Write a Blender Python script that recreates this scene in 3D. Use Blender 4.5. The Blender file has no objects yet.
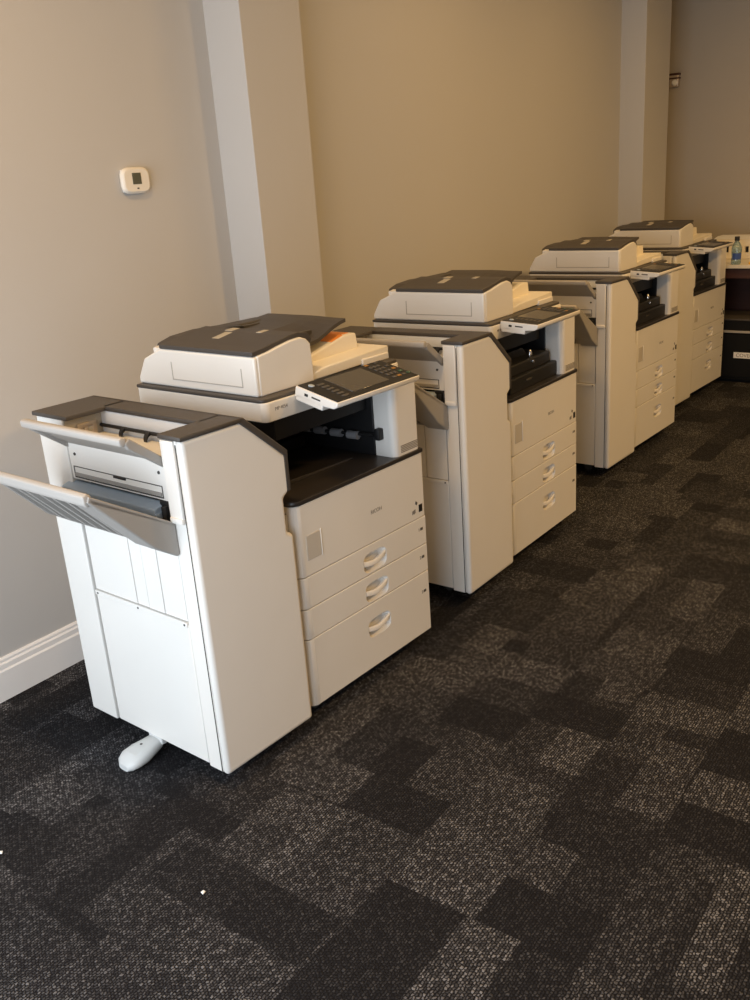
import bpy, bmesh, math
from mathutils import Vector, Matrix

SC = bpy.context.scene
COL = SC.collection
R = math.radians
PI = math.pi

# ------------------------------------------------------------------ materials
def newmat(name):
    m = bpy.data.materials.new(name)
    m.use_nodes = True
    return m, m.node_tree, m.node_tree.nodes['Principled BSDF']

def plastic(name, col, rough=.45, bump=.0, scale=900, vary=.03, spec=.5, metal=0.0):
    """moulded plastic / paint: slight colour mottling and a fine procedural grain"""
    m, nt, b = newmat(name)
    N, L = nt.nodes, nt.links
    tc = N.new('ShaderNodeTexCoord')
    nz = N.new('ShaderNodeTexNoise'); nz.inputs['Scale'].default_value = 6; nz.inputs['Detail'].default_value = 5
    L.new(tc.outputs['Object'], nz.inputs['Vector'])
    mx = N.new('ShaderNodeMix'); mx.data_type = 'RGBA'
    mx.inputs[6].default_value = (*[c * (1 - vary) for c in col], 1)
    mx.inputs[7].default_value = (*[min(1, c * (1 + vary)) for c in col], 1)
    L.new(nz.outputs['Fac'], mx.inputs[0]); L.new(mx.outputs[2], b.inputs['Base Color'])
    b.inputs['Roughness'].default_value = rough
    b.inputs['Metallic'].default_value = metal
    b.inputs['Specular IOR Level'].default_value = spec
    if bump:
        n2 = N.new('ShaderNodeTexNoise'); n2.inputs['Scale'].default_value = scale; n2.inputs['Detail'].default_value = 2
        L.new(tc.outputs['Object'], n2.inputs['Vector'])
        bp = N.new('ShaderNodeBump'); bp.inputs['Strength'].default_value = bump; bp.inputs['Distance'].default_value = .001
        L.new(n2.outputs['Fac'], bp.inputs['Height']); L.new(bp.outputs['Normal'], b.inputs['Normal'])
    return m

M = {}
M['white'] = plastic('white_moulded_plastic', (.77, .74, .69), .42, .08)
M['white_in'] = plastic('inner_white_plastic', (.70, .72, .74), .5, .05)
M['cream'] = plastic('cream_plastic', (.80, .74, .62), .5, .05)
M['dark'] = plastic('charcoal_textured_plastic', (.060, .052, .046), .5, .25, 700)
M['deckdark'] = plastic('dark_brown_deck_plastic', (.028, .024, .022), .38, .2, 700)
M['black'] = plastic('black_plastic', (.008, .008, .009), .5, .1)
M['tray'] = plastic('grey_tray_plastic', (.33, .31, .285), .5, .1)
M['lip'] = plastic('lit_tray_lip', (.43, .40, .365), .45, .05)  # tray grey lightened; light on the outward-facing lip is in the colour
M['blue'] = plastic('blue_grey_roller_cover', (.40, .47, .54), .4, .03)
M['seam'] = plastic('dark_seam', (.05, .045, .04), .7)
M['screen'] = plastic('glossy_screen', (.07, .066, .06), .16, 0)
M['key'] = plastic('grey_key', (.075, .07, .066), .45)
M['keyw'] = plastic('pale_blue_key', (.35, .42, .5), .4)
M['keyo'] = plastic('amber_key', (.32, .16, .04), .4)
M['keyg'] = plastic('green_key', (.04, .10, .06), .4)
M['orange'] = plastic('orange_sticker', (.90, .30, .05), .6)
M['labelp'] = plastic('pale_label', (.42, .38, .31), .6)
M['ink'] = plastic('printed_ink', (.10, .095, .09), .7)
M['inklight'] = plastic('grey_printed_ink', (.24, .22, .20), .7)
M['rubber'] = plastic('caster_rubber', (.03, .03, .03), .6)
M['caster'] = plastic('caster_housing', (.12, .115, .11), .4)
M['hatchline'] = plastic('hatch_gap', (.42, .39, .35), .6)
M['chrome'] = plastic('shiny_metal', (.8, .8, .8), .18, 0, metal=1.0)
M['steel'] = plastic('bracket_steel', (.55, .46, .36), .4, 0, metal=.6)
M['greyroll'] = plastic('grey_rubber_roller', (.22, .22, .23), .5)
M['window'] = plastic('smoked_door_window', (.56, .52, .46), .35)
M['foot'] = plastic('foot_plastic', (.62, .62, .60), .45, .05)
M['trim'] = plastic('white_trim_paint', (.84, .81, .78), .4, .03, 300)
M['thermo'] = plastic('thermostat_plastic', (.80, .75, .66), .45)
M['lcd'] = plastic('thermostat_lcd', (.10, .10, .07), .25)
M['paper'] = plastic('white_paper', (.85, .84, .82), .8)
M['yellow'] = plastic('yellow_card', (.85, .48, .05), .6)
M['cabblack'] = plastic('black_cabinet_paint', (.008, .008, .008), .6, .05, spec=.15)
M['greystrip'] = plastic('grey_metal_strip', (.38, .36, .33), .4)
M['cabtop'] = plastic('dark_grey_top', (.07, .062, .055), .45)

def wall_mat():
    m, nt, b = newmat('greige_wall_paint')
    N, L = nt.nodes, nt.links
    tc = N.new('ShaderNodeTexCoord')
    n1 = N.new('ShaderNodeTexNoise'); n1.inputs['Scale'].default_value = 1.3; n1.inputs['Detail'].default_value = 4
    n2 = N.new('ShaderNodeTexNoise'); n2.inputs['Scale'].default_value = 260; n2.inputs['Detail'].default_value = 3
    L.new(tc.outputs['Object'], n1.inputs['Vector']); L.new(tc.outputs['Object'], n2.inputs['Vector'])
    mx = N.new('ShaderNodeMix'); mx.data_type = 'RGBA'
    mx.inputs[6].default_value = (.50, .485, .465, 1); mx.inputs[7].default_value = (.525, .508, .485, 1)
    L.new(n1.outputs['Fac'], mx.inputs[0]); L.new(mx.outputs[2], b.inputs['Base Color'])
    bp = N.new('ShaderNodeBump'); bp.inputs['Strength'].default_value = .12; bp.inputs['Distance'].default_value = .002
    L.new(n2.outputs['Fac'], bp.inputs['Height']); L.new(bp.outputs['Normal'], b.inputs['Normal'])
    b.inputs['Roughness'].default_value = .6
    return m
M['wall'] = wall_mat()
M['wall_dim'] = plastic('dimmed_wall_paint', (.42, .375, .315), .6, .1, 260)  # wall paint browned and darkened; the end wall's dimmer light is in the colour
M['ceiling'] = plastic('white_ceiling_paint', (.7, .68, .65), .8)

def wood_mat():
    m, nt, b = newmat('dark_cherry_wood')
    N, L = nt.nodes, nt.links
    tc = N.new('ShaderNodeTexCoord')
    mp = N.new('ShaderNodeMapping'); mp.inputs['Scale'].default_value = (8, 1.2, 18)
    nz = N.new('ShaderNodeTexNoise'); nz.inputs['Scale'].default_value = 3; nz.inputs['Detail'].default_value = 6
    L.new(tc.outputs['Object'], mp.inputs['Vector']); L.new(mp.outputs['Vector'], nz.inputs['Vector'])
    mx = N.new('ShaderNodeMix'); mx.data_type = 'RGBA'
    mx.inputs[6].default_value = (.035, .012, .008, 1); mx.inputs[7].default_value = (.085, .032, .02, 1)
    L.new(nz.outputs['Fac'], mx.inputs[0]); L.new(mx.outputs[2], b.inputs['Base Color'])
    b.inputs['Roughness'].default_value = .4
    return m
M['wood'] = wood_mat()

def bottle_mat():
    m, nt, b = newmat('clear_teal_plastic')
    N, L = nt.nodes, nt.links
    tc = N.new('ShaderNodeTexCoord')
    nz = N.new('ShaderNodeTexNoise'); nz.inputs['Scale'].default_value = 25
    L.new(tc.outputs['Object'], nz.inputs['Vector'])
    mx = N.new('ShaderNodeMix'); mx.data_type = 'RGBA'
    mx.inputs[6].default_value = (.42, .60, .62, 1); mx.inputs[7].default_value = (.55, .70, .70, 1)
    L.new(nz.outputs['Fac'], mx.inputs[0]); L.new(mx.outputs[2], b.inputs['Base Color'])
    b.inputs['Transmission Weight'].default_value = .7
    b.inputs['Roughness'].default_value = .12
    return m
M['bottle'] = bottle_mat()
M['bluelabel'] = plastic('blue_bottle_label', (.05, .10, .33), .5)

def carpet_mat():
    m, nt, b = newmat('patchwork_carpet_tile')
    N, L = nt.nodes, nt.links
    tc = N.new('ShaderNodeTexCoord')
    sx = N.new('ShaderNodeSeparateXYZ'); L.new(tc.outputs['Object'], sx.inputs[0])
    X, Y = sx.outputs[0], sx.outputs[1]
    jn = N.new('ShaderNodeTexNoise'); jn.inputs['Scale'].default_value = 95; jn.inputs['Detail'].default_value = 2
    L.new(tc.outputs['Object'], jn.inputs['Vector'])
    sj = N.new('ShaderNodeSeparateColor'); L.new(jn.outputs['Color'], sj.inputs[0])
    def math_(op, a, c=None, clamp=False):
        n = N.new('ShaderNodeMath'); n.operation = op; n.use_clamp = clamp
        for i, v in ((0, a), (1, c)):
            if v is None: continue
            if isinstance(v, (int, float)): n.inputs[i].default_value = v
            else: L.new(v, n.inputs[i])
        return n.outputs[0]
    def cells(a, c, ox, oy, seed, shift=0.0):
        cy = math_('FLOOR', math_('DIVIDE', math_('ADD', Y, oy), c))
        xx = math_('ADD', math_('DIVIDE', math_('ADD', X, ox), a), math_('MULTIPLY', cy, shift))
        cx = math_('FLOOR', xx)
        cb = N.new('ShaderNodeCombineXYZ'); L.new(cx, cb.inputs[0]); L.new(cy, cb.inputs[1]); cb.inputs[2].default_value = seed
        w = N.new('ShaderNodeTexWhiteNoise'); w.noise_dimensions = '3D'; L.new(cb.outputs[0], w.inputs['Vector'])
        return w.outputs['Value']
    def mixv(f, a, c):
        n = N.new('ShaderNodeMix'); n.data_type = 'FLOAT'
        L.new(f, n.inputs[0]); L.new(a, n.inputs[2]); L.new(c, n.inputs[3]); return n.outputs[0]
    base = cells(.46, .21, .13, .05, 1.5, .37)
    l2 = cells(.33, .125, .05, .11, 7.5, .41); s2 = math_('GREATER_THAN', cells(.33, .125, .05, .11, 8.5, .41), .50)
    l3 = cells(.15, .24, .02, .07, 13.5, .0); s3 = math_('GREATER_THAN', cells(.15, .24, .02, .07, 14.5, .0), .70)
    v = mixv(s3, mixv(s2, base, l2), l3)
    # woven loops: short pale flecks in staggered rows
    Xj = math_('ADD', X, math_('MULTIPLY', math_('SUBTRACT', sj.outputs[0], .5), .011))
    Yj = math_('ADD', Y, math_('MULTIPLY', math_('SUBTRACT', sj.outputs[1], .5), .011))
    row = math_('FLOOR', math_('DIVIDE', Yj, .0068))
    fv = math_('FRACT', math_('DIVIDE', Yj, .0068))
    uu = math_('ADD', math_('DIVIDE', Xj, .0085), math_('MULTIPLY', row, .5))
    fu = math_('FRACT', uu)
    cu = math_('FLOOR', uu)
    cb = N.new('ShaderNodeCombineXYZ'); L.new(cu, cb.inputs[0]); L.new(row, cb.inputs[1])
    wn = N.new('ShaderNodeTexWhiteNoise'); wn.noise_dimensions = '2D'; L.new(cb.outputs[0], wn.inputs['Vector'])
    du = math_('ABSOLUTE', math_('SUBTRACT', fu, .5)); dv = math_('ABSOLUTE', math_('SUBTRACT', fv, .5))
    mu = math_('MULTIPLY', math_('SUBTRACT', .46, du), 5, True)
    mv = math_('MULTIPLY', math_('SUBTRACT', .40, dv), 6, True)
    loop = math_('MULTIPLY', mu, mv)
    nz = N.new('ShaderNodeTexNoise'); nz.inputs['Scale'].default_value = 240; nz.inputs['Detail'].default_value = 3
    L.new(tc.outputs['Object'], nz.inputs['Vector'])
    nb = N.new('ShaderNodeTexNoise'); nb.inputs['Scale'].default_value = 3.2; nb.inputs['Detail'].default_value = 3
    L.new(tc.outputs['Object'], nb.inputs['Vector'])
    level = math_('ADD', math_('MULTIPLY', math_('POWER', v, 1.2), .85), .05)
    level = math_('MULTIPLY', level, math_('ADD', .55, math_('MULTIPLY', nb.outputs['Fac'], .9)))
    fleck = math_('MULTIPLY', loop, math_('ADD', .22, math_('MULTIPLY', math_('POWER', wn.outputs['Value'], 2.2), 1.1)))
    fleck = math_('MULTIPLY', fleck, math_('ADD', .35, nz.outputs['Fac']))
    fac = math_('MULTIPLY', fleck, math_('ADD', math_('MULTIPLY', level, .98), .09), True)
    cr = N.new('ShaderNodeMix'); cr.data_type = 'RGBA'
    cr.inputs[6].default_value = (.0082, .0077, .0088, 1); cr.inputs[7].default_value = (.205, .20, .205, 1)
    L.new(fac, cr.inputs[0])
    sp = math_('MULTIPLY', math_('SUBTRACT', nz.outputs['Fac'], .62), 2.2, True)
    c2 = N.new('ShaderNodeMix'); c2.data_type = 'RGBA'; c2.inputs[7].default_value = (.075, .068, .066, 1)
    L.new(sp, c2.inputs[0]); L.new(cr.outputs[2], c2.inputs[6])
    L.new(c2.outputs[2], b.inputs['Base Color'])
    b.inputs['Roughness'].default_value = .95
    b.inputs['Specular IOR Level'].default_value = .12
    bp = N.new('ShaderNodeBump'); bp.inputs['Strength'].default_value = .5; bp.inputs['Distance'].default_value = .004
    L.new(math_('ADD', loop, nz.outputs['Fac']), bp.inputs['Height']); L.new(bp.outputs['Normal'], b.inputs['Normal'])
    return m
M['carpet'] = carpet_mat()

# ------------------------------------------------------------------ mesh builder
class MB:
    def __init__(self):
        self.bm = bmesh.new(); self.mats = []
    def mi(self, mat):
        if mat not in self.mats: self.mats.append(mat)
        return self.mats.index(mat)
    def _add(self, t, mat, mtx=None):
        i = self.mi(mat)
        for f in t.faces: f.material_index = i
        if mtx is not None: bmesh.ops.transform(t, matrix=mtx, verts=t.verts)
        bmesh.ops.recalc_face_normals(t, faces=t.faces)
        me = bpy.data.meshes.new('tmp'); t.to_mesh(me); t.free()
        self.bm.from_mesh(me); bpy.data.meshes.remove(me)
        return self
    def box(self, x0, x1, y0, y1, z0, z1, mat, bev=.0, seg=2, mtx=None):
        return self.prism([(x0, y0), (x1, y0), (x1, y1), (x0, y1)], 'z', z0, z1, mat, bev, seg, mtx)
    def prism(self, poly, ax, a, b, mat, bev=0., seg=2, mtx=None, vbev=None):
        """extrude polygon: ax 'y' -> poly (x,z); 'x' -> (y,z); 'z' -> (x,y).
        vbev: {corner index: radius} rounds only those long edges first"""
        t = bmesh.new()
        def P(u, v, w):
            return (u, w, v) if ax == 'y' else (w, u, v) if ax == 'x' else (u, v, w)
        if vbev:
            out = []
            n = len(poly)
            for i, p in enumerate(poly):
                r = vbev.get(i, 0)
                if not r: out.append(p); continue
                p = Vector(p); d0 = (Vector(poly[i - 1]) - p).normalized(); d1 = (Vector(poly[(i + 1) % n]) - p).normalized()
                ang = d0.angle(d1) / 2
                k = r / math.tan(ang)
                c = p + (d0 + d1).normalized() * (r / math.sin(ang))
                s = p + d0 * k; e = p + d1 * k
                for j in range(7):
                    f = j / 6
                    q = (s - c).lerp(e - c, f)
                    out.append(tuple(c + q.normalized() * r))
            poly = out
        A = [t.verts.new(P(u, v, a)) for u, v in poly]; B = [t.verts.new(P(u, v, b)) for u, v in poly]
        n = len(poly)
        t.faces.new(A); t.faces.new(B[::-1])
        for i in range(n): t.faces.new((A[i], B[i], B[(i + 1) % n], A[(i + 1) % n]))
        bmesh.ops.recalc_face_normals(t, faces=t.faces)
        if bev:
            ed = [e for e in t.edges if len(e.link_faces) == 2 and e.calc_face_angle() > R(28)]
            bmesh.ops.bevel(t, geom=ed, offset=bev, segments=seg, profile=.5, affect='EDGES', clamp_overlap=True)
        return self._add(t, mat, mtx)
    def tube(self, pts, r, mat, seg=14, caps=True):
        t = bmesh.new(); pts = [Vector(p) for p in pts]; rings = []
        rr = r if isinstance(r, (list, tuple)) else [r] * len(pts)
        up = Vector((0, 0, 1))
        for i, p in enumerate(pts):
            d = (pts[min(i + 1, len(pts) - 1)] - pts[max(i - 1, 0)]).normalized()
            s = d.cross(up if abs(d.z) < .95 else Vector((1, 0, 0))).normalized(); u = s.cross(d)
            rings.append([t.verts.new(p + (s * math.cos(a) + u * math.sin(a)) * rr[i]) for a in [2 * PI * k / seg for k in range(seg)]])
        for i in range(len(rings) - 1):
            for k in range(seg):
                t.faces.new((rings[i][k], rings[i][(k + 1) % seg], rings[i + 1][(k + 1) % seg], rings[i + 1][k]))
        if caps: t.faces.new(rings[0]); t.faces.new(rings[-1][::-1])
        return self._add(t, mat)
    def lathe(self, prof, c, mat, seg=24):
        t = bmesh.new(); rings = []
        for r, z in prof:
            rings.append([t.verts.new((c[0] + r * math.cos(2 * PI * k / seg), c[1] + r * math.sin(2 * PI * k / seg), c[2] + z)) for k in range(seg)])
        for i in range(len(rings) - 1):
            for k in range(seg):
                t.faces.new((rings[i][k], rings[i][(k + 1) % seg], rings[i + 1][(k + 1) % seg], rings[i + 1][k]))
        t.faces.new(rings[0][::-1]); t.faces.new(rings[-1])
        return self._add(t, mat)
    def loft(self, loops, mat, cap0=True, cap1=True):
        t = bmesh.new()
        rg = [[t.verts.new(p) for p in lp] for lp in loops]; n = len(rg[0])
        for i in range(len(rg) - 1):
            for k in range(n): t.faces.new((rg[i][k], rg[i][(k + 1) % n], rg[i + 1][(k + 1) % n], rg[i + 1][k]))
        if cap0: t.faces.new(rg[0])
        if cap1: t.faces.new(rg[-1][::-1])
        return self._add(t, mat)
    def holed(self, x0, x1, z0, z1, hole, y0, y1, mat, rim=.004):
        """front plate in the xz plane at y0 (thickness to y1) with one opening 'hole' (list of (x,z))"""
        t = bmesh.new()
        def loop(pts, y): return [t.verts.new((x, y, z)) for x, z in pts]
        o = [(x0, z0), (x1, z0), (x1, z1), (x0, z1)]
        of = [(x0 + rim, z0 + rim), (x1 - rim, z0 + rim), (x1 - rim, z1 - rim), (x0 + rim, z1 - rim)]
        OF, OM, OB = loop(of, y0), loop(o, y0 + rim), loop(o, y1)
        HF, HB = loop(hole, y0), loop(hole, y1)
        n = len(hole)
        for A, B in ((OF, OM), (OM, OB)):
            for i in range(4): t.faces.new((A[i], A[(i + 1) % 4], B[(i + 1) % 4], B[i]))
        for i in range(n): t.faces.new((HF[i], HF[(i + 1) % n], HB[(i + 1) % n], HB[i]))
        for A, H in ((OF, HF), (OB, HB)):
            es = [t.edges.get((A[i], A[(i + 1) % 4])) or t.edges.new((A[i], A[(i + 1) % 4])) for i in range(4)]
            es += [t.edges.get((H[i], H[(i + 1) % n])) or t.edges.new((H[i], H[(i + 1) % n])) for i in range(n)]
            bmesh.ops.triangle_fill(t, use_beauty=True, use_dissolve=False, edges=es)
        return self._add(t, mat)
    def build(self, name, parent=None, smooth=38):
        bm = self.bm
        bmesh.ops.remove_doubles(bm, verts=bm.verts, dist=1e-6)
        for f in bm.faces:                      # broad flat panels stay flat, rounded strips are smooth
            ar = f.calc_area()
            f.smooth = not (ar > 5e-4 and ar / max(e.calc_length() for e in f.edges) > .007)
        for e in bm.edges:
            if len(e.link_faces) == 2 and e.calc_face_angle(0) > R(smooth): e.smooth = False
        me = bpy.data.meshes.new(name); bm.to_mesh(me); bm.free()
        for m in self.mats: me.materials.append(m)
        o = bpy.data.objects.new(name, me); COL.objects.link(o)
        if parent is not None: o.parent = parent
        return o

def empty(name, loc=(0, 0, 0), rz=0):
    o = bpy.data.objects.new(name, None); COL.objects.link(o)
    o.location = loc; o.rotation_euler = (0, 0, rz); o.empty_display_size = .1
    return o

def tag(o, label=None, cat=None, group=None, kind=None):
    for k, v in (('label', label), ('category', cat), ('group', group), ('kind', kind)):
        if v: o[k] = v
    return o

def text(body, size, mat, parent, name, mtx, align='CENTER', depth=.0003):
    cu = bpy.data.curves.new(name, 'FONT'); cu.body = body; cu.size = size; cu.extrude = depth
    cu.align_x = align; cu.align_y = 'CENTER'
    tmp = bpy.data.objects.new('tmp_text', cu); COL.objects.link(tmp)
    bpy.context.view_layer.update()
    me = bpy.data.meshes.new_from_object(tmp.evaluated_get(bpy.context.evaluated_depsgraph_get()))
    bpy.data.objects.remove(tmp); bpy.data.curves.remove(cu)
    me.transform(mtx); me.materials.clear(); me.materials.append(mat)
    o = bpy.data.objects.new(name, me); COL.objects.link(o)
    if parent is not None: o.parent = parent
    return o

# text lying in a plane facing -y (front of a machine) / facing up
def T_front(x, y, z): return Matrix.Translation((x, y, z)) @ Matrix.Rotation(R(90), 4, 'X')

def copy_tree(o, parent=None):
    kids = [c for c in COL.objects if c.parent == o]
    c = o.copy(); COL.objects.link(c)
    if parent is not None: c.parent = parent
    for k in kids: copy_tree(k, c)
    return c

# ------------------------------------------------------------------ photocopier
W = .588
FX0, FX1, FY = -.352, -.023, -.019          # finisher extents: left, right, front
D1, D2, D3, ZB, ZT = .467, .370, .275, .060, .680

def superellipse(cx, cz, a, b, n=28, p=3.0):
    out = []
    for k in range(n):
        t = 2 * PI * k / n; c, s = math.cos(t), math.sin(t)
        out.append((cx + a * math.copysign(abs(c) ** (2 / p), c), cz + b * math.copysign(abs(s) ** (2 / p), s)))
    return out

def make_drawer(parent, z0, z1, cz, label_z, number):
    m = MB()
    hole = superellipse(.324, cz, .055, .032, 32, 3.6)
    m.holed(.030, W, z0, z1, hole, 0, .022, M['white'], .0015)
    m.prism([(0, 0), (.0306, 0), (.0306, .045), (0, .045)], 'z', z0, z1, M['white'], vbev={0: .026}, bev=.0012)
    d = m.build('drawer', parent)
    # scooped grip recess
    s = MB()
    s.loft([[(x, .0005, z) for x, z in superellipse(.324, cz, .055, .032, 32, 3.6)],
            [(x, .012, z) for x, z in superellipse(.324, cz - .001, .051, .029, 32, 3.6)],
            [(x, .026, z) for x, z in superellipse(.324, cz - .003, .042, .021, 32, 3.2)]], M['white'], cap0=False)
    s.build('grip_recess', d)
    h = MB()
    pts = []
    for k in range(13):
        f = k / 12; x = .272 + .104 * f
        pts.append((x, .004 - .004 * math.sin(PI * f), cz + .004 - .010 * math.sin(PI * f) + .006 * f))
    loops = []
    for x, y, z in pts:
        loops.append([(x, y - .003, z - .009), (x, y + .008, z - .007), (x, y + .008, z + .005), (x, y - .001, z + .007), (x, y - .004, z + .002)])
    h.loft(loops, M['white'])
    h.build('handle', d)
    text(number, .015, M['ink'], d, 'size_number', T_front(.550, -.0004, label_z))
    k = MB(); k.box(.557, .570, -.0008, .001, label_z - .004, label_z + .005, M['ink']); k.build('size_mark', d)
    return d

def make_copier(bridge):
    root = empty('photocopier')
    # ---- main cabinet
    m = MB()
    m.box(.004, W - .004, .024, .60, ZB + .004, ZT - .004, M['white'], .006)
    m.box(.0, W, .43, .60, ZT - .004, .908, M['white'], .006)
    m.box(W - .02, W, .08, .43, ZT - .004, .908, M['white'], .003)
    m.box(.0, W, .03, .60, .052, ZB + .004, M['seam'], .002)
    m.build('cabinet', root)
    m = MB()                                   # black paper exit cavity lining
    m.box(.010, W - .02, .405, .428, ZT + .014, .906, M['black'], .002)
    m.box(.452, .565, .078, .405, ZT + .014, .906, M['black'], .003)
    m.prism([(.06, .84), (.46, .84), (.46, .906), (.06, .906)], 'y', .10, .405, M['black'], .002)
    m.box(.06, .44, .36, .407, ZT + .014, .73, M['black'], .006)
    m.build('exit_cavity', root)
    # ---- output deck
    m = MB()
    m.prism([(-.004, -.004), (W, -.004), (W, .43), (-.004, .43)], 'z', ZT, ZT + .014, M['deckdark'], vbev={0: .03}, bev=.003)
    m.prism([(.03, ZT + .014), (.40, ZT + .014), (.40, ZT + .018), (.03, ZT + .030)], 'y', .12, .38, M['deckdark'], .002)
    m.build('output_deck', root)
    # ---- front door
    m = MB()
    m.prism([(0, 0), (W, 0), (W, .045), (0, .045)], 'z', D1 + .0015, ZT - .001, M['white'], vbev={0: .026, 1: .006}, bev=.0012)
    m.box(.0, .014, .04, .075, D1 + .002, ZT - .002, M['white'], .002)
    door = m.build('front_door', root)
    m = MB(); m.box(.036, .094, -.0016, .004, .512, .588, M['window'], .003)
    m.box(.096, .099, -.0022, .004, .510, .590, M['white'], .001); m.build('door_window', door)
    m = MB(); m.box(-.004, .003, .030, .058, .60, .660, M['inklight'], .002); m.box(-.008, -.001, .024, .036, .603, .657, M['white'], .002); m.build('latch', door)
    text('RICOH', .017, M['inklight'], door, 'brand_lettering', T_front(.345, -.0004, .5625))
    m = MB()
    m.box(.555, .573, -.0012, .001, .487, .512, M['black'], .0005); m.build('dark_badge', door)
    m = MB()
    m.prism([(.537, .520), (.545, .514), (.549, .522), (.541, .529)], 'y', -.001, .001, M['ink']); m.build('emblem', door)
    m = MB()
    for k in range(4): m.box(.520 + .0045 * k, .5235 + .0045 * k, -.0008, .001, .488 + .002 * (k % 2), .5 + .001 * k, M['inklight'])
    m.build('logo_mark', door)
    # ---- drawers
    make_drawer(root, D2 + .0015, D1 - .0015, .4085, .427, '1')
    make_drawer(root, D3 + .0015, D2 - .0015, .3115, .330, '2')
    make_drawer(root, ZB, D3 - .0015, .191, .208, '3')
    # ---- casters
    for cx, cy in ((.09, .075), (.50, .075), (.09, .54), (.50, .54)):
        c = MB()
        c.prism([(cy - .022, .052), (cy + .022, .052), (cy + .018, .03), (cy + .002, .012), (cy - .022, .03)], 'x', cx - .006, cx + .006, M['caster'], .002)
        c.box(cx - .025, cx + .025, cy - .025, cy + .025, .046, .0535, M['caster'], .002)
        co = c.build('caster', root)
        for s in (-1, 1):
            w = MB(); w.tube([(cx + s * .009, cy, .024), (cx + s * .022, cy, .024)], [.024, .024], M['rubber'], 20); w.build('wheel', co)
    # ---- scanner
    m = MB()
    m.prism([(0, .066), (W, .066), (W, .605), (0, .605)], 'z', .908, .961, M['white'], vbev={0: .018, 1: .018}, bev=.003)
    sc = m.build('scanner', root)
    m = MB()
    m.prism([(-.001, .072), (W + .001, .072), (W + .001, .610), (-.001, .610)], 'z', .9605, .9705, M['dark'], vbev={0: .018, 1: .018}, bev=.003)
    m.build('platen_edge', sc)
    text('MP 4054', .0135, M['inklight'], sc, 'model_lettering', T_front(.060, .0656, .940))
    # ---- column under the panel
    m = MB()
    m.prism([(.458, .003), (.576, .003), (.576, .08), (.458, .08)], 'z', ZT + .012, .932, M['white'], vbev={0: .022, 1: .006}, bev=.002)
    col = m.build('panel_column', root)
    m = MB()
    for k in range(5): m.box(.486, .572, .0015, .006, .703 + k * .005, .7055 + k * .005, M['inklight'])
    m.build('vent_grille', col)
    # ---- exit rollers or the stepped bridge box
    if bridge:
        m = MB()
        m.box(.06, .462, .028, .40, ZT + .012, .752, M['black'], .006)
        m.box(.08, .430, .045, .40, .75, .798, M['black'], .008)
        m.prism([(.08, .796), (.34, .796), (.30, .83), (.12, .83)], 'y', .10, .40, M['black'], .004)
        br = m.build('bridge_unit', root)
        k = MB()  # added chrome knob, standing in for a bright reflection on the box
        k.lathe([(.003, 0), (.008, .002), (.010, .012), (.007, .026), (.003, .032)], (.275, .056, .797), M['chrome'], 16)
        k.box(.270, .280, .0385, .046, .776, .788, M['chrome'], .002)
        k.build('glint_knob', br)
        k = MB(); k.box(.19, .23, .025, .030, .722, .730, M['seam'], .002); k.build('pull_tab', br)
    else:
        m = MB()
        m.tube([(.440, .066, .764), (.440, .395, .748)], .006, M['black'])
        m.box(.436, .462, .045, .066, .748, .784, M['black'], .004)
        sh = m.build('exit_roller_shaft', root)
        for y in (.128, .196, .266, .330):
            w = MB(); w.tube([(.436, y, .757), (.436, y + .04, .7555)], .013, M['greyroll'], 18); w.build('exit_roller', sh)
    # ---- document feeder
    m = MB()
    m.prism([(.108, .9705), (.108, 1.078), (.50, 1.080), (.58, 1.046), (.615, .99), (.615, .9705)], 'x', .018, .075, M['white'], bev=.006, seg=3)
    m.prism([(.030, .9705), (.030, 1.079), (.07, 1.084), (.11, 1.092), (.16, 1.100), (.20, 1.102), (.222, 1.094), (.238, 1.078), (.242, .9705)], 'y', .106, .545, M['white'], bev=.004, seg=3)
    m.prism([(.24, .9705), (.24, .990), (.30, 1.000), (.592, 1.010), (.592, .976)], 'y', .112, .60, M['cream'], .004)
    m.prism([(.245, .998), (.33, 1.020), (.48, 1.054), (.538, 1.054), (.546, 1.005)], 'y', .195, .56, M['cream'], .004)
    m.box(.46, .585, .106, .12, .9705, .990, M['white'], .003)
    adf = m.build('document_feeder', root)
    m = MB()
    for y0, y1, z0, z1 in ((.16, .163, .993, 1.045), (.452, .455, .993, 1.045), (.16, .455, .993, .996)):
        m.box(.0172, .020, y0, y1, z0, z1, M['hatchline'])
    m.build('side_hatch', adf)
    m = MB()                                    # charcoal hinged feed cover
    prof = [(.018, 1.080), (.018, 1.092), (.06, 1.097), (.11, 1.105), (.16, 1.113), (.20, 1.116), (.235, 1.108), (.250, 1.090),
            (.244, 1.080), (.220, 1.096), (.20, 1.103), (.16, 1.101), (.11, 1.093), (.07, 1.085), (.03, 1.080)]
    m.prism(prof, 'y', .112, .50, M['dark'], .002)
    m.prism([(.06, 1.06), (.06, 1.085), (.11, 1.098), (.20, 1.104), (.30, 1.100), (.47, 1.100), (.47, 1.06)], 'y', .50, .565, M['dark'], .006)
    fc = m.build('feeder_cover', adf)
    m = MB()
    m.prism([(.20, 1.09), (.33, 1.085), (.33, 1.098), (.20, 1.109)], 'y', .47, .503, M['black'], .002)
    m.build('pickup_slot', fc)
    for x0, z0, x1, z1, y0, y1 in ((.10, 1.1030, .155, 1.1120, .33, .36), (.165, 1.1140, .198, 1.1160, .345, .375), (.165, 1.1140, .198, 1.1160, .225, .245)):
        k = MB(); k.prism([(x0, z0 - .006), (x1, z1 - .006), (x1, z1 + .001), (x0, z0 + .001)], 'y', y0, y1, M['labelp'], .0008); k.build('guide_label', fc)
    m = MB()                                    # charcoal input tray, dished at its front
    xs = [.235, .265, .30, .34, .38, .42, .455, .485, .510]
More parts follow.
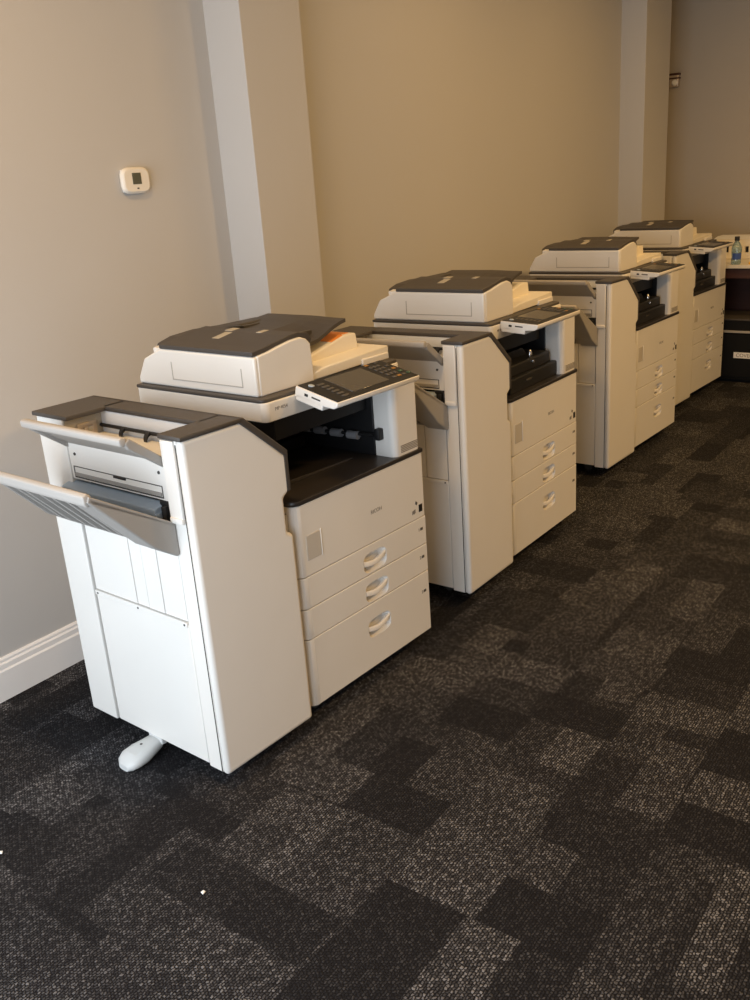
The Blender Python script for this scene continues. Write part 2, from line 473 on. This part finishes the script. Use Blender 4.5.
    front = [1.096, 1.072, 1.058, 1.056, 1.062, 1.077, 1.090, 1.098, 1.102]
    back = [1.102, 1.094, 1.090, 1.090, 1.092, 1.096, 1.101, 1.104, 1.106]
    loops = []
    for y, f in ((.208, 0), (.235, .06), (.27, .3), (.31, .7), (.35, 1), (.545, 1)):
        zs = [a_ + (b_ - a_) * f for a_, b_ in zip(front, back)]
        loops.append([(x, y, z) for x, z in zip(xs, zs)] + [(x, y, z - .011) for x, z in list(zip(xs, zs))[::-1]])
    m.loft(loops, M['dark'])
    it = m.build('input_tray', adf)
    for y0, y1 in ((.25, .262), (.47, .482)):
        k = MB(); k.prism([(.31, 1.055), (.40, 1.055), (.40, y0 * .06 + 1.068), (.32, y0 * .06 + 1.070)], 'y', y0, y1, M['dark'], .002); k.build('paper_guide', it)
    m = MB(); m.prism([(.43, 1.0430), (.481, 1.0548), (.481, 1.0560), (.43, 1.0442)], 'y', .200, .32, M['orange'])
    m.box(.481, .525, .215, .32, 1.0530, 1.0556, M['orange']); m.build('orange_sticker', adf)
    # ---- control panel (own frame: u right, v back, w up; origin at its front left top corner)
    pw, pd = .366, .153
    m = MB()
    m.prism([(0, 0), (0, -.013), (.012, -.022), (.06, -.028), (pd, -.030), (pd, 0)], 'x', 0, pw, M['white'], .003)
    m.box(.0, .075, .05, pd - .004, -.040, -.02, M['white'], .004)
    cp = m.build('control_panel', root)
    m = MB(); m.box(.004, pw - .004, .004, pd - .004, -.002, .0025, M['black'], .002); m.build('bezel', cp)
    m = MB(); m.box(.094, .256, .026, .136, .001, .0034, M['screen'], .001); m.build('screen', cp)
    for r in range(4):
        for c in range(3):
            k = MB(); x, y = .277 + c * .017, .05 + r * .021
            k.box(x, x + .0125, y, y + .0125, .002, .0046, M['key'], .0015); k.build('key', cp)
    for i, (x, y, mt) in enumerate(((.334, .05, 'keyg'), (.334, .075, 'keyo'), (.334, .1, 'key'), (.278, .028, 'key'), (.30, .028, 'keyo'), (.322, .028, 'key'), (.345, .028, 'keyg'),
                                    (.278, .134, 'keyo'), (.322, .134, 'key'))):
        k = MB(); k.box(x, x + .015, y, y + .010, .002, .0045, M[mt], .0015); k.build('key', cp)
    for i in range(6):
        k = MB(); y = .018 + i * .018; k.box(.045, .072, y, y + .010, .002, .0042, M['key'], .0015); k.build('key', cp)
    k = MB(); k.lathe([(.009, 0), (.009, .002), (.006, .0035)], (.030, .122, .002), M['keyw'], 20); k.build('home_key', cp)
    k = MB(); k.box(-.0008, .004, .105, .118, -.018, -.010, M['black'], .001); k.build('usb_port', cp)
    k = MB(); k.box(-.0008, .004, .060, .092, -.016, -.011, M['seam'], .001); k.build('card_slot', cp)

    # ---- finisher (docked on the left side)
    m = MB()
    prof = [(FX0, .051), (FX0, .961), (-.166, .961), (FX1 - .002, .838), (FX1 - .002, .051)]
    m.prism(prof, 'y', .466, .588, M['white'], .004)                       # far upright
    m.prism([(FX0, .051), (FX0, .961), (-.166, .961), (FX1 - .002, .838), (FX1 - .002, .737), (FX1 - .045, .725), (FX1 - .045, .632), (FX1 - .002, .62), (FX1 - .002, .051)], 'y', .004, .057, M['white'], .003)  # near upright
    m.prism([(-.225, .051), (-.225, .961), (-.166, .961), (FX1 - .002, .838), (FX1 - .002, .051)], 'y', .057, .466, M['white'], .002)
    m.box(FX0 + .02, -.225, .057, .466, .055, .745, M['seam'])
    m.box(FX0 - .007, FX0 + .004, .008, .056, .762, .960, M['white'], .004)
    m.box(FX0 - .011, FX0 + .004, .008, .054, .752, .768, M['white'], .004)
    fin = m.build('finisher', root)
    m = MB()
    m.prism([(FX0 - .002, .048)] + [(FX0 - .002, .963), (-.160, .963), (FX1, .842), (FX1, .740), (FX1 - .022, .727), (FX1 - .022, .632), (FX1, .620), (FX1, .048)], 'y', FY, .006, M['white'],
            bev=.012, seg=5)
    m.build('front_cover', fin)
    m = MB(); m.box(FX0 - .0004, -.20, .0050, .0075, .053, .95, M['seam']); m.build('cover_seam', fin)
    # charcoal top cap with open paper mouth
    m = MB()
    m.box(FX0 - .006, -.163, .435, .598, .961, .973, M['dark'], .003)
    m.box(FX0 - .006, -.163, -.022, .062, .961, .973, M['dark'], .003)
    m.box(-.236, -.163, .05, .45, .961, .973, M['dark'], .003)
    m.prism([(-.172, .961), (-.172, .973), (-.158, .973), (FX1 + .004, .853), (FX1 + .004, .832)], 'y', -.022, .598, M['dark'], .003)
    m.box(FX1 - .010, FX1 + .004, -.0205, .06, .742, .842, M['dark'], .003)
    m.build('top_cap', fin)
    # inside of the mouth
    m = MB()
    m.box(-.234, -.2245, .058, .465, .80, .960, M['white_in'])
    m.prism([(FX0 + .004, .895), (-.226, .80), (-.226, .79), (FX0 + .004, .885)], 'y', .058, .465, M['tray'])
    m.box(FX0 + .004, -.226, .4625, .4658, .80, .960, M['labelp'])
    m.build('mouth_lining', fin)
    m = MB(); m.tube([(-.240, .064, .922), (-.240, .46, .922)], .005, M['black']); sh = m.build('paddle_shaft', fin)
    for y in (.145, .25, .355):
        k = MB()
        pts = [(-.241 - .016 * math.sin(a), y, .922 - .02 * (1 - math.cos(a))) for a in [PI * j / 9 for j in range(10)]]
        loops = [[(x, yy - .007, z - .004), (x, yy + .007, z - .004), (x, yy + .007, z + .004), (x, yy - .007, z + .004)] for x, yy, z in pts]
        k.loft(loops, M['black']); k.build('paddle', sh)
    m = MB()
    m.box(-.315, -.255, .456, .463, .905, .940, M['steel'], .002); m.box(-.300, -.270, .448, .457, .915, .93, M['steel'], .003)
    m.tube([(-.283, .446, .922), (-.283, .458, .922)], .007, M['labelp']); m.build('bracket', fin)
    # left face panels
    m = MB()
    m.box(FX0 + .002, -.23, .060, .464, .800, .902, M['white'], .003)
    for y in (.085, .435):
        m.tube([(FX0 + .0025, y, .872), (FX0 - .0005, y, .872)], .004, M['seam'], 10)
    up = m.build('upper_panel', fin)
    m = MB()
    for a, b, c, d in ((.08, .45, .836, .838), (.08, .45, .806, .809), (.08, .082, .806, .838), (.448, .45, .806, .838)):
        m.box(FX0 + .0005, FX0 + .004, a, b, c, d, M['seam'])
    m.box(FX0 - .001, FX0 + .004, .225, .275, .830, .836, M['black'], .001)
    m.box(FX0 - .002, FX0 + .004, .085, .445, .811, .820, M['tray'], .001)
    m.build('slot_frame', up)
    m = MB()
    m.box(-.30, -.23, .060, .464, .742, .802, M['black'])
    m.box(FX0, -.30, .060, .100, .744, .80, M['black'], .004)
    m.box(FX0 - .012, FX0 + .01, .066, .082, .752, .79, M['black'], .004)
    m.build('slot_recess', fin)
    m = MB()
    m.prism([(FX0 + .02, .752), (FX0 - .018, .750), (FX0 - .026, .762), (FX0 - .022, .782), (FX0 + .01, .792), (FX0 + .02, .79)], 'y', .092, .490, M['blue'], .003)
    m.box(FX0 - .024, FX0 - .0, .086, .094, .757, .772, M['blue'], .002)
    m.build('delivery_cover', fin)
    m = MB()
    ys = [.060, .150, .215, .265, .453]
    for i in range(4): m.box(FX0 + .003 - .001 * (i % 2), -.24, ys[i] + .001, ys[i + 1] - .001, .478, .744, M['white'], .0015)
    m.build('rib_panel', fin)
    m = MB()
    m.box(FX0 + .0005, -.24, .058, .453, .058, .470, M['white'], .003)
    m.box(FX0 - .003, -.24, .060, .453, .462, .476, M['white'], .002)
    for y in (.07, .26, .44): m.tube([(FX0 - .0015, y, .469), (FX0 - .0042, y, .469)], .003, M['seam'], 10)
    m.build('lower_panel', fin)
    # upper output tray
    m = MB()
    m.prism([(FX0 + .012, .893), (FX0 + .012, .907), (-.446, .985), (-.456, .978), (-.446, .968)], 'y', .062, .468, M['tray'], .003)
    m.prism([(FX0 + .004, .886), (FX0 + .004, .912), (-.436, .982), (-.450, .972), (-.443, .957)], 'y', .058, .072, M['tray'], .003)
    m.prism([(FX0 + .004, .886), (FX0 + .004, .912), (-.436, .982), (-.450, .972), (-.443, .957)], 'y', .458, .472, M['tray'], .003)
    m.prism([(-.444, .970), (-.442, .986), (-.457, .989), (-.465, .984), (-.463, .970), (-.455, .964)], 'y', .060, .474, M['lip'], .004, 3)
    m.build('output_tray', fin)
    # lower booklet tray: deep wedge with a ribbed hollow underside
    m = MB()
    m.prism([(-.356, .742), (-.356, .752), (-.572, .886), (-.578, .872)], 'y', .045, .520, M['tray'], .002)
    m.prism([(-.354, .750), (-.352, .668), (-.360, .664), (-.420, .705), (-.575, .868), (-.572, .884)], 'y', .045, .130, M['tray'], .006)
    m.prism([(-.354, .750), (-.352, .672), (-.357, .672), (-.362, .748)], 'y', .13, .505, M['tray'], .002)
    m.prism([(-.568, .862), (-.562, .884), (-.574, .894), (-.586, .888), (-.584, .868), (-.578, .860)], 'y', .050, .525, M['lip'], .004, 3)
    bt = m.build('booklet_tray', fin)
    for y in (.165, .205, .265, .315, .385, .425, .485):
        k = MB(); k.prism([(-.362, .742), (-.362, .676), (-.43, .722), (-.560, .862), (-.56, .870)], 'y', y - .006, y + .006, M['tray'], .001); k.build('rib', bt)
    # casters and stabiliser
    for cx, cy in ((-.26, .13), (-.08, .13), (-.08, .52), (-.26, .52)):
        c = MB(); c.box(cx - .02, cx + .02, cy - .02, cy + .02, .040, .053, M['caster'], .002)
        c.tube([(cx - .010, cy, .022), (cx + .010, cy, .022)], .022, M['rubber'], 18); c.build('caster', fin)
    return root, cp, fin

def set_panel(cp, loc, tilt):
    cp.location = loc; cp.rotation_euler = (R(tilt), 0, 0)

def add_foot(fin):
    m = MB()
    loops = []
    for f, hw, h, zo in ((0, .028, .034, .014), (.25, .034, .040, .006), (.5, .041, .044, .001), (.75, .042, .040, .001), (.92, .034, .030, .001), (1.0, .020, .018, .001)):
        x = -.340 - .118 * f; y = .304
        lp = []
        for k in range(16):
            a = 2 * PI * k / 16; c, s = math.cos(a), math.sin(a)
            lp.append((x, y + hw * math.copysign(abs(c) ** .7, c), zo + h / 2 + h / 2 * math.copysign(abs(s) ** .7, s)))
        loops.append(lp)
    m.loft(loops, M['foot'])
    m.box(-.345, -.30, .27, .33, .030, .056, M['foot'], .004)
    m.tube([(-.388, .308, .040), (-.388, .308, .0458)], .004, M['seam'], 10)
    m.build('stabilizer_foot', fin)

POS = [((1.6567, 1.6305), -1.163), ((2.8969, 1.6767), 1.548), ((4.4639, 1.8407), .02), ((5.7160, 1.9954), -.826)]
GROUP = 'office photocopiers standing in a row along the wall'
c1, cp1, fin1 = make_copier(False); add_foot(fin1); set_panel(cp1, (.116, -.088, .952), 13.2)
c2, cp2, fin2 = make_copier(True); set_panel(cp2, (.062, -.087, .962), 4.2)
c3 = copy_tree(c2); c4 = copy_tree(c2)
LAB = ['nearest white photocopier with empty black paper exit and an orange sticker on its feeder',
       'white photocopier second from the front, right behind the nearest copier',
       'white photocopier third from the front, left of the farthest copier',
       'farthest white photocopier, standing beside the dark desk by the back wall']
for o, ((x, y), a), lab in zip((c1, c2, c3, c4), POS, LAB):
    o.location = (x, y, 0); o.rotation_euler = (0, 0, R(a))
    tag(o, lab, 'photocopier', GROUP)
# only the nearest feeder shows its orange sticker
for o in list(COL.objects):
    if o.name.startswith('orange_sticker'):
        r = o
        while r.parent: r = r.parent
        if r != c1: bpy.data.objects.remove(o)

# ------------------------------------------------------------------ room (wall frame: s along, -t into the room)
WA = R(1.8); WO = Vector((1.4, 2.609, 0))
def place(o):
    o.location = WO; o.rotation_euler = (0, 0, WA); return o
def wpt(s, t, z=0): return WO + Matrix.Rotation(WA, 3, 'Z') @ Vector((s, t, z))
H = 2.9; SL, SR, TB = -1.85, 5.85, -6.2
m = MB(); m.box(SL, SR, TB, 0, -.06, 0, M['carpet']); tag(place(m.build('floor')), kind='structure')
m = MB(); m.box(SL, SR, TB, .12, H, H + .1, M['ceiling']); tag(place(m.build('ceiling')), kind='structure')
m = MB(); m.box(SL - .12, SR + .12, 0, .12, -.06, H, M['wall']); tag(place(m.build('wall_back')), kind='structure')
m = MB(); m.box(SR, SR + .12, TB, 0, -.06, H, M['wall_dim']); tag(place(m.build('wall_right')), kind='structure')
m = MB(); m.box(SL - .12, SR + .12, TB - .12, TB, -.06, H, M['wall']); tag(place(m.build('wall_front')), kind='structure')
# street side wall with a wide shop window
w0, w1, wz0, wz1 = -2.7, -.03, .10, 1.95
m = MB()
m.box(SL - .12, SL, TB, w0, -.06, H, M['wall']); m.box(SL - .12, SL, w1, 0, -.06, H, M['wall'])
m.box(SL - .12, SL, w0, w1, -.06, wz0, M['wall']); m.box(SL - .12, SL, w0, w1, wz1, H, M['wall'])
tag(place(m.build('wall_left')), kind='structure')
m = MB()
for a in (w0, (w0 * 2 + w1) / 3, (w0 + w1 * 2) / 3, w1 - .05): m.box(SL - .10, SL - .03, a, a + .05, wz0, wz1, M['seam'], .003)
m.box(SL - .10, SL - .03, w0, w1, wz0, wz0 + .05, M['seam'], .003); m.box(SL - .10, SL - .03, w0, w1, wz1 - .05, wz1, M['seam'], .003)
tag(place(m.build('window_1')), kind='structure')
# piers projecting from the back wall
m = MB(); m.box(1.100, 1.422, -.17, .02, -.01, H, M['wall'], .002); tag(place(m.build('wall_pier')), kind='structure')
m = MB(); m.box(4.925, 5.385, -.17, .02, -.01, H, M['wall'], .002); tag(place(m.build('wall_pier')), kind='structure')
# baseboards
bb = [(0, 0), (-.016, 0), (-.016, .098), (-.012, .104), (-.012, .120), (-.008, .126), (-.008, .134), (-.004, .140), (0, .140)]
for i, (s0, s1) in enumerate(((SL, 1.100), (1.422, 4.925))):
    m = MB(); m.prism(bb, 'x', s0, s1, M['trim']); tag(place(m.build('baseboard_back')), kind='structure')

# thermostat
t = empty('thermostat', wpt(.676, 0, 1.549), WA)
m = MB()
m.box(-.052, .052, -.006, 0, -.036, .036, M['thermo'], .003)
def rr(w, h, y, p=4.2): return [(x, y, z) for x, z in superellipse(0, 0, w, h, 40, p)]
m.loft([rr(.058, .040, -.004), rr(.060, .042, -.012), rr(.057, .039, -.018), rr(.051, .035, -.021)], M['thermo'])
m.build('case', t)
m = MB(); m.box(-.019, .018, -.0225, -.015, -.012, .024, M['lcd'], .001); m.build('display', t)
m = MB(); m.box(-.004, .004, -.0222, -.015, -.027, -.023, M['seam'], .0005); m.build('button', t)
tag(t, 'small white wall thermostat with dark display, left of the near pier', 'thermostat')

# device on the end wall, peeping past the far pier
d = empty('wall_device', wpt(SR, -.055, 2.030), WA - R(90))
m = MB(); m.box(-.034, .034, -.04, 0, -.045, .038, M['steel'], .006); m.box(-.040, .040, -.048, 0, .036, .050, M['wood'], .004); m.box(-.040, .040, -.044, 0, .010, .020, M['wood'], .003); m.build('housing', d)
m = MB(); m.lathe([(.018, 0), (.022, .01), (.014, .022)], (0, 0, 0), M['paper'], 16); l = m.build('lens', d); l.location = (.010, -.04, -.016); l.rotation_euler = (R(90), 0, 0)
tag(d, 'small brown wall device with white lens, high beside the far pier', 'wall device')

# desk by the end wall (faces the street)
DX = 6.42
desk = empty('desk', (DX, 1.6, 0))
m = MB(); m.box(0, .72, -.9, .92, .768, .792, M['cream'], .003); m.build('desktop', desk)
m = MB(); m.box(.02, .70, -.9, .92, .70, .768, M['wood'], .002); m.build('apron', desk)
for y in (-.9, .885):
    m = MB(); m.box(.02, .70, y, y + .035, 0, .70, M['wood'], .002); m.build('side_panel', desk)
m = MB(); m.box(.40, .43, -.865, .885, .05, .70, M['wood'], .002); m.build('modesty_panel', desk)
tag(desk, 'dark cherry wood desk with pale top at the far right', 'desk')

cab = empty('cabinet', (6.405, 1.86, 0))
m = MB(); m.box(0, .38, -.42, .32, .02, .425, M['cabblack'], .004); m.box(.03, .36, -.40, .30, 0, .02, M['cabblack']); m.build('body', cab)
m = MB(); m.box(-.004, .384, -.424, .324, .425, .437, M['cabtop'], .003); m.build('top', cab)
m = MB(); m.box(-.010, .002, -.42, .32, .343, .358, M['greystrip'], .002); m.build('metal_strip', cab)
m = MB(); m.box(-.008, .002, -.41, .31, .04, .335, M['cabblack'], .004); fr = m.build('drawer_front', cab)
m = MB(); m.box(-.010, -.007, -.135, .078, .172, .212, M['paper'], .0005); lb = m.build('name_plate', fr)
text('COVER', .034, M['inklight'], lb, 'plate_lettering', Matrix.Translation((-.0104, .062, .191)) @ Matrix.Rotation(R(-90), 4, 'Z') @ Matrix.Rotation(R(90), 4, 'X'), 'LEFT')
tag(cab, 'low black cabinet with grey strip and white name plate under the desk', 'cabinet')

# things on the desk
org = empty('paper_sorter', (6.78, 1.80, .792))
m = MB()
m.box(0, .22, -.45, .46, 0, .045, M['cream'], .006); m.box(0, .22, -.45, .46, .085, .135, M['cream'], .006); m.box(.03, .22, -.44, .45, .04, .09, M['black'])
ys = [-.45 + k * .0455 for k in range(21)]
for y in ys: m.box(0, .20, y - .010, y + .010, .04, .09, M['cream'], .003)
m.build('case', org)
m = MB(); m.prism([(.02, .135), (.10, .150), (.22, .150), (.22, .135)], 'y', -.44, .45, M['paper'], .003); m.build('lid', org)
tag(org, 'cream desktop sorter with a row of dark square openings on the desk', 'paper sorter')

b = empty('bottle', (6.455, 1.978, .792))
m = MB(); m.lathe([(.026, 0), (.031, .006), (.032, .03), (.029, .05), (.032, .07), (.032, .105), (.028, .125), (.018, .142), (.013, .150), (.013, .160)], (0, 0, 0), M['bottle'], 28); m.build('body', b)
m = MB(); m.lathe([(.0155, .154), (.016, .158), (.016, .178), (.0145, .181)], (0, 0, 0), M['black'], 24); m.build('cap', b)
m = MB()
lo = [[( .0326 * math.cos(a), .0326 * math.sin(a), z) for a in [R(150 + 8 * k) for k in range(16)]] + [(.0315 * math.cos(a), .0315 * math.sin(a), z) for a in [R(270 - 8 * k) for k in range(16)]] for z in (.034, .075)]
m.loft(lo, M['bluelabel']); m.build('label', b)
tag(b, 'clear teal plastic bottle with black cap and blue label on the desk', 'bottle')

f = MB()
f.prism([(0, 0), (.24, 0), (.24, .012), (.12, .020), (0, .012)], 'y', -.17, .17, M['yellow'], .002)
f.prism([(.004, .012), (.236, .012), (.12, .024)], 'y', -.165, .160, M['paper'], .001)
fo = f.build('folder'); fo.location = (6.47, 1.725, .7925); fo.rotation_euler = (0, 0, R(6))
tag(fo, 'yellow card folder lying on the desk beside the bottle', 'folder')

for (x, y, rz, lab) in ((1.011, 1.406, 20, 'tiny white paper scrap on carpet in front of the nearest copier'),
                        (.822, 1.932, 60, 'tiny white paper scrap on carpet at left edge, toward the baseboard')):
    k = MB(); k.prism([(-.006, -.003), (.004, -.005), (.006, .002), (-.001, .005)], 'z', 0, .0025, M['paper'], .0006)
    o = k.build('paper_scrap'); o.location = (x, y, .0005); o.rotation_euler = (0, 0, R(rz))
    tag(o, lab, 'paper scrap', 'paper scraps on the carpet')

# ------------------------------------------------------------------ light
def area(name, loc, rot, sx, sy, power, col, shape='RECTANGLE', spread=180):
    l = bpy.data.lights.new(name, 'AREA'); l.shape = shape; l.size = sx; l.size_y = sy; l.energy = power; l.color = col; l.spread = R(spread)
    o = bpy.data.objects.new(name, l); COL.objects.link(o); o.location = loc; o.rotation_euler = rot; return o
cw = wpt(SL - .16, (w0 + w1) / 2, (wz0 + wz1) / 2)
win = area('window_daylight', cw, (0, R(-90), WA), wz1 - wz0, w1 - w0, 92, (.79, .89, 1.0))
for i, (s, tt, e) in enumerate(((-.5, -1.1, 26), (2.4, -1.1, 11), (3.9, -1.2, 9), (.4, -3.4, 18), (2.4, -3.4, 66), (4.0, -3.4, 26))):
    area('ceiling_lamp', wpt(s, tt, H - .02), (0, 0, 0), .35, .35, e, (1.0, .60, .21), 'DISK')
w = bpy.data.worlds.new('World'); SC.world = w; w.use_nodes = True
bg = w.node_tree.nodes['Background']; bg.inputs[0].default_value = (.75, .87, 1, 1); bg.inputs[1].default_value = .15

# ------------------------------------------------------------------ camera
h, pitch, roll, yaw, fpx = 1.5003893, R(19.34929937), R(-4.14406416), R(39.07865358), 913.0271
fw = Vector((math.cos(yaw) * math.cos(pitch), math.sin(yaw) * math.cos(pitch), -math.sin(pitch)))
rt = Vector((math.sin(yaw), -math.cos(yaw), 0)); up = rt.cross(fw)
r2 = math.cos(roll) * rt + math.sin(roll) * up; u2 = -math.sin(roll) * rt + math.cos(roll) * up
cam = bpy.data.cameras.new('camera'); co = bpy.data.objects.new('camera', cam); COL.objects.link(co)
mt = Matrix((r2, u2, -fw)).transposed().to_4x4(); mt.translation = (0, 0, h); co.matrix_world = mt
cam.sensor_fit = 'VERTICAL'; cam.sensor_height = 24; cam.lens = fpx / 1000 * 24; cam.clip_start = .05
SC.camera = co
SC.view_settings.view_transform = 'Standard'; SC.view_settings.look = 'None'
SC.view_settings.gamma = 1; SC.view_settings.exposure = 0; SC.view_settings.use_curve_mapping = False
